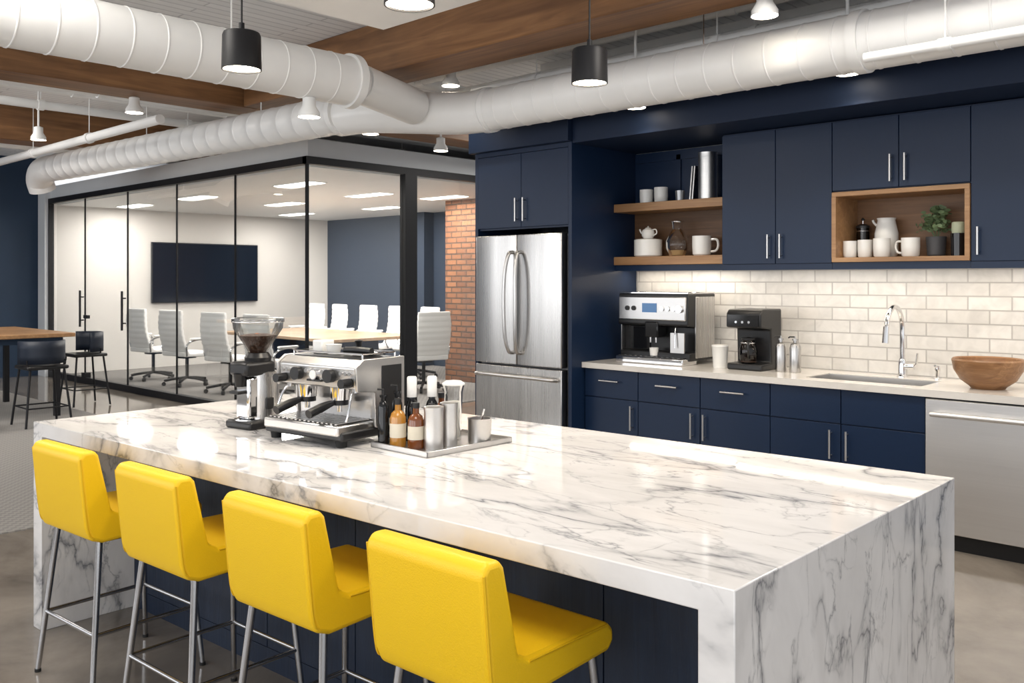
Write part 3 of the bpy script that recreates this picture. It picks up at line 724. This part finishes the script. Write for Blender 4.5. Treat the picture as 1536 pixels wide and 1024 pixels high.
# ------------------------------------------------------------------ conference furniture
def office_chair(x,y,rz):
    g=grp('office_chair',(x,y,.008),rz)
    V=[];F=[];nu,nv=8,26
    for j in range(nv+1):
        t=j/nv; z=.47+t*.64; yy=-.20-.10*t-.05*math.sin(t*3.1)+.006*math.sin(t*math.pi*16)
        for i in range(nu+1):
            s=i/nu*2-1; wd=.265*(1-.12*max(0,t-.75)*4*.5); V.append((s*wd,yy+.035*s*s,z))
    for j in range(nv):
        for i in range(nu): a=j*(nu+1)+i; F.append((a,a+1,a+nu+2,a+nu+1))
    o=mk('backrest',V,F,LEATW,g,smooth=True); md=o.modifiers.new('s','SOLIDIFY'); md.thickness=.05; md.offset=0
    md=o.modifiers.new('b','BEVEL'); md.width=.012; md.segments=2; md.limit_method='ANGLE'; md.angle_limit=R(60)
    prism('seat',[(-.24,.44),(.24,.42),(.28,.44),(.28,.48),(.24,.50),(-.1,.485),(-.24,.51)],-.26,.26,LEATW,g,bev=.018)
    for sx in (-1,1):
        tube('armrest_frame',spl([(sx*.265,-.2,.45),(sx*.29,-.21,.62),(sx*.295,-.05,.68),(sx*.295,.12,.66),(sx*.28,.16,.55),(sx*.265,.1,.45)],5),.013,CHROME,g,seg=8)
        box('arm_pad',sx*.295-.028,sx*.295+.028,-.16,.14,.68,.71,LEATW,g,bev=.01)
    cyl('gas_lift',(0,0,.1),(0,0,.43),.025,BLACKM,g,seg=14); box('mechanism',-.08,.08,-.1,.1,.40,.43,BLACKM,g)
    for k in range(5):
        a=k*2*math.pi/5+.3; c,s=math.cos(a),math.sin(a)
        tube('base_arm',[(0,0,.115),(c*.15,s*.15,.105),(c*.32,s*.32,.075)],.02,BLACKM,g,seg=8)
        cyl('caster',(c*.32-s*.018,s*.32+c*.018,.03),(c*.32+s*.018,s*.32-c*.018,.03),.03,BLACK,g,seg=14)
for x in (-13.7,-12.6,-11.35,-10.25): office_chair(x,6.35,R(4+8*random.random()))
for x in (-14.1,-13.4,-12.55,-11.75,-10.95): office_chair(x,9.35,R(170+6*random.random()))
office_chair(-9.55,8.3,R(80))
g=grp('conference_table')
box('top',-13.2,-10.15,7.2,8.75,.70,.745,OAKL,g,bev=.006)
for x in (-12.7,-10.8): box('pedestal',x-.25,x+.25,7.65,8.3,.03,.70,NAVY,g,bev=.01); box('foot',x-.4,x+.4,7.5,8.45,.008,.03,BLACKM,g)
box('apron',-12.6,-11.0,7.9,8.05,.55,.70,BLACKM,g)
g=grp('wall_mounted_tv')
box('bezel',-15.57,-15.53,7.17,9.27,1.15,2.23,BLACK,g,bev=.006); box('screen',-15.531,-15.526,7.19,9.25,1.17,2.21,SCREEN,g); box('mount',-15.6,-15.57,7.9,8.5,1.5,1.9,BLACKM,g)
PW=[]
for (x,y) in [(-9.9,6.5),(-12.6,6.5),(-14.7,6.5),(-10.4,8.0),(-12.6,8.0),(-12.1,9.6),(-14.4,9.4),(-9.9,9.0)]:
    g=grp('recessed_panel_light'); box('frame',x-.42,x+.42,y-.14,y+.14,2.777,2.785,WHITEP,g); box('diffuser',x-.40,x+.40,y-.12,y+.12,2.772,2.777,PANELE,g); PW.append((x,y))

# high table & stools on the left
g=grp('high_table')
box('top',-12.7,-10.7,2.3,4.05,.91,.955,OAKX,g,bev=.006)
box('apron',-12.6,-10.8,2.4,3.95,.84,.91,NAVYW,g)
for x in (-12.55,-10.85):
    for y in (2.45,3.9): box('leg',x-.03,x+.03,y-.03,y+.03,.008,.84,BLACKM,g)
SEATN=mat('stool_dark_navy',(.008,.014,.028),.5)
def hstool(x,y,rz):
    g=grp('counter_stool',(x,y,.008),rz)
    box('seat',-.21,.21,-.2,.2,.60,.64,BLACK,g,bev=.015)
    V=[];F=[];nu=12
    for j in range(4):
        for i in range(nu+1):
            a=math.pi*(1.0+i/nu); V.append((.235*math.cos(a),.235*math.sin(a)+.02,.66+.08*j))
    for j in range(3):
        for i in range(nu): a=j*(nu+1)+i; F.append((a,a+1,a+nu+2,a+nu+1))
    o=mk('wrap_back',V,F,SEATN,g,smooth=True); md=o.modifiers.new('s','SOLIDIFY'); md.thickness=.025
    for sx in (-1,1):
        cyl('back_post',(sx*.18,-.12,.62),(sx*.19,-.12,.70),.01,BLACKM,g,seg=8)
        for sy in (-1,1): cyl('leg',(sx*.17,sy*.16,.60),(sx*.23,sy*.22,0),.012,BLACKM,g,seg=10)
    for sy in (-1,1): cyl('rail',(-.2,sy*.2,.2),(.2,sy*.2,.2),.008,BLACKM,g,seg=8)
    for sx in (-1,1): cyl('rail',(sx*.2,-.2,.2),(sx*.2,.2,.2),.008,BLACKM,g,seg=8)
hstool(-10.3,3.55,R(90)); hstool(-10.3,2.75,R(90)); hstool(-11.6,4.5,R(180))

# ------------------------------------------------------------------ lights
def light(name,kind,loc,power,color=(1,.93,.84),size=.1,sy=None,rot=(0,0,0),par=None,spot=None):
    l=bpy.data.lights.new(name,kind); l.energy=power; l.color=color
    if kind=='AREA':
        l.size=size
        if sy: l.shape='RECTANGLE'; l.size_y=sy
    else: l.shadow_soft_size=size
    if kind=='SPOT': l.spot_size=R(spot or 110); l.spot_blend=.7
    o=bpy.data.objects.new(name,l); o.location=loc; o.rotation_euler=rot; col.objects.link(o)
    if par: o.parent=par
    return o
def pendant(x,y,zb=2.61):
    g=grp('pendant_lamp',(x,y,zb)); r=.098
    lathe('shade',[(r,0),(r*.96,.17),(r*.9,.185),(.02,.19),(.018,.2),(0,.2)],BLACKM,g,seg=40)
    lathe('shade_inner',[(r-.004,.001),(r*.92,.165),(0,.17)],WHITEP,g,seg=40)
    lathe('rim',[(r,0),(r-.006,0),(r-.006,.012)],BLACKM,g,seg=40)
    cyl('bulb_disc',(0,0,.008),(0,0,.014),r*.93,WARM,g,seg=32)
    cyl('stem',(0,0,.19),(0,0,.235),.014,BLACKM,g)
    tube('cord',[(0,0,.23),(0,0,CZ-zb-.02)],.005,BLACKM,g,seg=8)
    cyl('ceiling_rose',(0,0,CZ-zb-.025),(0,0,CZ-zb),.05,BLACKM,g)
    light('pendant_light','SPOT',(0,0,-.01),62,(1,.88,.72),.08,par=g,spot=130)
pendant(-4.09,2.35); pendant(-2.66,2.24); pendant(-3.02,3.80)
def spotl(x,y,z,top,r=.072,p=28):
    g=grp('ceiling_spotlight',(x,y,z))
    lathe('can',[(r,0),(r,.03),(r*.62,.075),(r*.6,.13),(.02,.14),(0,.14)],WHITEP,g,seg=28)
    cyl('lens',(0,0,.000),(0,0,.010),r*.95,WARM,g,seg=28)
    if top-z>.15: cyl('stem',(0,0,.13),(0,0,top-z),.010,WHITEP,g,seg=10)
    light('spot','SPOT',(0,0,-.008),p,(1,.88,.72),.05,par=g,spot=120)
for a in [(-5.45,5.03,3.15,CZ),(-3.70,5.17,2.76,CZ),(-2.19,5.17,2.76,CZ),(-2.38,4.53,3.0,3.15),(-7.72,3.41,3.0,3.15),(-9.93,3.39,3.0,CZ),(-6.45,4.98,2.86,CZ),(-6.78,6.12,2.86,CZ),(-5.15,3.46,2.65,2.79),(-.7,5.17,2.76,CZ),(-13.3,2.6,3.0,CZ),(-10.2,1.6,3.0,CZ)]:
    spotl(*a)
light('under_cabinet_glow','AREA',((X[0]+0)/2,UF+.16,1.640),11,(1,.88,.72),3.3,.05)
light('under_cabinet_glow','AREA',(-3.88,6.02,1.640),3.5,(1,.88,.72),.95,.05)
for x,y in PW: light('panel_glow','AREA',(x,y,2.76),50,(1,.96,.91),.8,.24)
for i in range(5): light('window_daylight','AREA',((WX[i]+WX[i+1])/2,-3.98,1.9),58,(.95,.97,1),3.2,2.2,rot=(R(90),0,R(0)))  # fill lamps added at the made-up openings to brighten the room
light('aisle_fixture','AREA',(-1.2,3.9,3.5),60,(1,.94,.86),1.6,.6)  # aisle lamps are added overhead fill, out of frame, without lamp bodies
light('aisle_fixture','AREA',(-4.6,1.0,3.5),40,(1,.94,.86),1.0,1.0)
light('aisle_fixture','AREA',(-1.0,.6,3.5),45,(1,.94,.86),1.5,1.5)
light('lounge_fixture','AREA',(-10,1.5,3.5),120,(1,.96,.9),2,2)  # added fill to brighten the left side, no lamp body
light('corridor_fixture','AREA',(-6.8,8.5,3.5),60,(1,.96,.9),1,1)  # area light alone above the corridor, no fixture modelled
W=bpy.data.worlds.new('World'); S.world=W; W.use_nodes=True
W.node_tree.nodes['Background'].inputs['Color'].default_value=(.95,.97,1,1)
W.node_tree.nodes['Background'].inputs['Strength'].default_value=1.0
S.view_settings.view_transform='Standard'
S.view_settings.exposure=.12

# ------------------------------------------------------------------ camera
cd=bpy.data.cameras.new('camera'); cd.sensor_width=36; cd.lens=1350/1536*36; cd.shift_y=-92/1536; cd.clip_start=.05
co=bpy.data.objects.new('camera',cd); co.location=(0,0,1.555); co.rotation_euler=(R(90),0,R(43.4)); col.objects.link(co); S.camera=co
